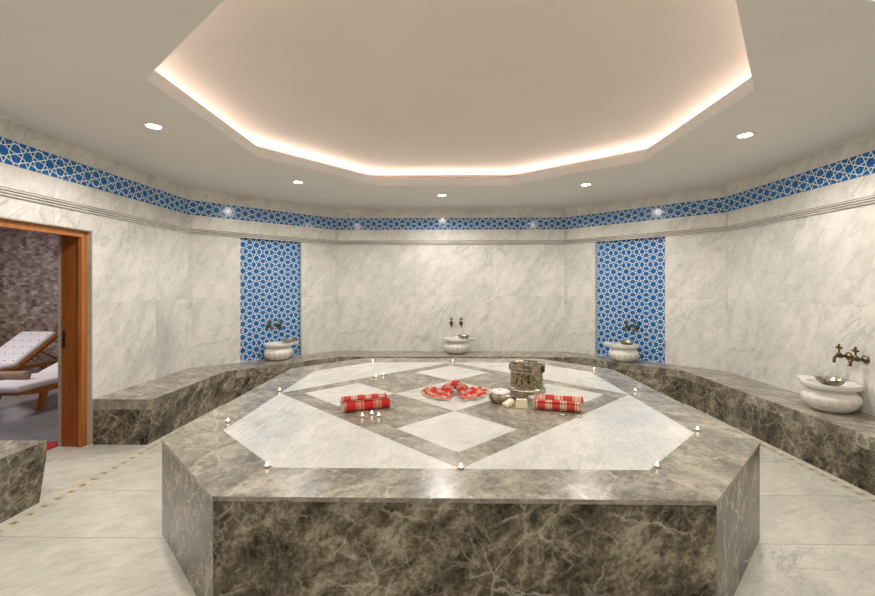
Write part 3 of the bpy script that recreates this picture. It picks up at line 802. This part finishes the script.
def fbox(m,x0,x1,y0,y1,z0,z1): m.box(x0,x1,y0,y1,z0,z1)
m=MB(); m.box(fx1-.035,fx1,D1-.075,D1-.012,0,DZ-.012); m.box(fx1-.035,fx1,D0+.012,D0+.075,0,DZ-.012); m.box(fx1-.035,fx1,D0+.075,D1-.075,DZ-.072,DZ-.012)
m.build('door_casing',M['wood'],door,merge=False,bevel=.006)
m=MB(); m.box(fx0,fx1-.035,D1-.055,D1-.012,0,DZ-.012); m.box(fx0,fx1-.035,D0+.012,D0+.055,0,DZ-.012); m.box(fx0,fx1-.035,D0+.055,D1-.055,DZ-.055,DZ-.012)
m.build('door_jamb',wood('dark varnished jamb',(.20,.05,.010),(.36,.115,.022)),door,merge=False,bevel=.004)
m=MB(); m.box(-3.690,-3.664,D1-.058,D1-.0545,.95,1.12); m.build('strike_plate',M['brass'],door)
m=MB(); m.box(-3.684,-3.670,D1-.0595,D1-.058,1.0,1.07); m.build('latch_hole',M['dark'],door)

# ------------------------------------------------------------------ lounge beyond the door
m=MB(); m.box(-9.6,WO,1.5,7.9,-.05,-.001); struct(m.build('floor_lounge',M['lfloor']))
m=MB(); m.box(-9.6,WO,7.75,7.9,0,2.7); struct(m.build('wall_lounge_back',M['mosaic']))
m=MB(); m.box(-9.75,-9.6,1.5,7.9,0,2.7); struct(m.build('wall_lounge_left',M['mosaic']))
m=MB(); m.box(-9.6,WO,1.35,1.5,0,2.7); struct(m.build('wall_lounge_front',M['mosaic']))
m=MB(); m.box(WO,WO+.1,5.64,7.9,0,2.7); struct(m.build('wall_lounge_right',M['mosaic']))
m=MB(); m.box(-9.75,WO,1.35,7.9,2.7,2.75); struct(m.build('ceiling_lounge',M['ceil']))
m=MB(); m.box(-4.70,-3.75,3.25,4.13,-.001,.012); o=m.build('red_door_mat',M['redmat'],bevel=.004); tag(o,'bright red mat on the lounge floor just beyond the door frame','mat')

def cushion(m,w,L,th,M4,nx=5,ny=9,tuft=True,mi=0):
    """rounded pad: local x across, y along, z up from 0 to th"""
    NX,NY=28,48; rows=[]
    for j in range(NY+1):
        row=[]
        for i in range(NX+1):
            x=(i/NX-.5); y=j/NY
            ex=min(1,(.5-abs(x))*w/.035); ey=min(1,min(y,1-y)*L/.035)
            e=(1-(1-ex)**2)**.5*(1-(1-ey)**2)**.5
            z=th*(.5+.5*e)
            if tuft:
                fx=(x*nx)%1.0-.5 if nx%2==0 else ((x*nx+.5)%1.0)-.5; fy=((y*ny)%1.0)-.5
                z-=.014*math.exp(-((fx/nx*w)**2+(fy/ny*L)**2)/.0007)
            row.append(M4@Vector((x*w,y*L,z)))
        rows.append(row)
    m.grid(rows,mi=mi)
    low=[[M4@Vector(((i/NX-.5)*w*(.97),.01+(j/NY)*(L-.02),0)) for i in range(NX+1)] for j in range(NY+1)]
    m.grid(low,mi=mi,flip=True)
    def edge(r): return r
    top=[rows[0][i] for i in range(NX+1)]+[rows[j][NX] for j in range(1,NY+1)]+[rows[NY][i] for i in range(NX-1,-1,-1)]+[rows[j][0] for j in range(NY-1,0,-1)]
    bot=[low[0][i] for i in range(NX+1)]+[low[j][NX] for j in range(1,NY+1)]+[low[NY][i] for i in range(NX-1,-1,-1)]+[low[j][0] for j in range(NY-1,0,-1)]
    m.grid([bot,top],closed_u=True,mi=mi)
def make_lounger(back_ang,label,tuft=True,hinge=1.15,blen=.82,W=.60):
    r=empty('wooden_sun_lounger',(0,0,0),0,label,'sun lounger','sun loungers in the room beyond the door')
    # local: foot end at y=0, head towards +y ; seat frame top z=.27
    for s in (-1,1):
        m=MB(); x=s*(W/2-.005)
        pts=[(0.0,.245),(.0,.27),(hinge+.75,.27),(hinge+.75,.225),(.25,.205)]
        q=[(x-.02,y,z) for y,z in pts]; q2=[(x+.02,y,z) for y,z in pts]
        m.face(q[::-1] if True else q); m.face(q2)
        for k in range(5): m.face([q[k],q[(k+1)%5],q2[(k+1)%5],q2[k]][::-1])
        m.build('side_rail',M['wood2'],r)
        for (y0,y1) in ((.34,.27),(hinge+.45,hinge+.52)):
            m=MB(); a=[(y0-.04,.225),(y0+.05,.225),(y1+.035,0),(y1-.035,0)]
            q=[(x-.018,y,z) for y,z in a]; q2=[(x+.018,y,z) for y,z in a]
            m.face(q); m.face(q2[::-1])
            for k in range(4): m.face([q[k],q[(k+1)%4],q2[(k+1)%4],q2[k]])
            m.build('leg',M['wood2'],r)
    for y in (.06,.55,hinge-.05):
        m=MB(); m.box(-W/2+.02,W/2-.02,y-.03,y+.03,.23,.262); m.build('cross_bar',M['wood2'],r)
    m=MB(); cushion(m,W,hinge,.075,Matrix.Translation((0,0,.272)),4,8,False); m.build('seat_cushion',M['cushion'],r)
    B=Matrix.Translation((0,hinge+.005,.27))@Matrix.Rotation(back_ang,4,'X')
    for s in (-1,1):
        m=MB(); m.box(s*(W/2)-.02,s*(W/2)+.02,0,blen+.02,-.045,0,M=B); m.build('back_rail',M['wood2'],r)
        m=MB(); p0=B@Vector((s*(W/2-.05),blen*.55,-.03)); p1=Vector((s*(W/2-.05),hinge+.80 if back_ang>.4 else hinge+.6,.25)); m.tube([p0,p1],.014,8); m.build('back_strut',M['wood2'],r)
    m=MB(); Bc=B@Matrix.Translation((0,.005,.002)); cushion(m,W,blen,.075,Bc,4,5,tuft); bc=m.build('back_cushion',M['cushion'],r)
    if tuft:
        for i in range(4):
            for j in range(5):
                m=MB()
                p=Bc@Vector(((i+.5)/4*W-W/2,(j+.5)/5*blen,.062)); m.lathe([(.0001,.010),(.008,.008),(.011,.002),(.011,-.002)],8,M=Matrix.Translation(p)@B.to_3x3().to_4x4(),caps=False)
                m.build('tuft_button',M['button'],bc)
    return r
la=make_lounger(.575,'white cushioned wooden sun lounger with raised tufted backrest, by the mosaic wall',True)
la.location=(-7.06,5.40,0); la.rotation_euler=(0,0,-.03)
lb=make_lounger(.30,'white cushioned wooden sun lounger nearest the doorway with rolled towel on it',False,hinge=.85,blen=.95)
lb.location=(-5.39,4.98,0)
lc=make_lounger(.30,'sun lounger almost hidden behind the right side of the door frame',False,hinge=.85,blen=.95)
lc.location=(-4.37,5.08,0)
m=MB(); rows=[]
m.lathe([(.0001,-.19),(.03,-.192),(.05,-.186),(.052,-.17),(.052,.17),(.05,.186),(.03,.192),(.0001,.19)],28,M=Matrix.Translation((-5.575,5.40,.272+.075+.050))@Matrix.Rotation(PI/2,4,'Y'),caps=False,fn=lambda r,z,a:r*(1+.06*math.sin(a*2+z*9)))
o=m.build('rolled_bath_towel',M['towel']); tag(o,'brown rolled bath towel lying on the nearest sun lounger','rolled towel')

def area(name,loc,rot,sx,sy,e,col):
    ld=bpy.data.lights.new(name,'AREA'); ld.shape='RECTANGLE'; ld.size=sx; ld.size_y=sy; ld.energy=e; ld.color=col
    lo=bpy.data.objects.new(name,ld); C.objects.link(lo); lo.location=loc; lo.rotation_euler=rot; return lo
area('lounge_lamp',(-6.6,5.2,2.66),(0,0,0),1.2,1.2,52,(1,.90,.86))
area('lounge_left_light',(-9.3,5.0,1.6),(0,-PI/2,0),1.6,2.0,32,(.86,.88,1.0))  # cool area light at the lounge's left side, no window is built

# ------------------------------------------------------------------ world, camera
w=bpy.data.worlds.new('World'); bpy.context.scene.world=w; w.use_nodes=True
bpy.context.scene.cycles.diffuse_bounces=8
w.node_tree.nodes['Background'].inputs[0].default_value=(1,.95,.9,1); w.node_tree.nodes['Background'].inputs[1].default_value=.05
cam=bpy.data.cameras.new('camera'); co=bpy.data.objects.new('camera',cam); C.objects.link(co)
co.location=(0,0,1.55); co.rotation_euler=(PI/2,0,.0161)
cam.sensor_width=36; cam.sensor_fit='HORIZONTAL'; cam.lens=423.93/875*36; cam.shift_y=-(298-286.18)/875; cam.clip_start=.01
sc=bpy.context.scene; sc.camera=co
sc.view_settings.view_transform='Standard'; sc.view_settings.look='None'; sc.view_settings.gamma=1; sc.view_settings.use_curve_mapping=False
sc.view_settings.exposure=0.0
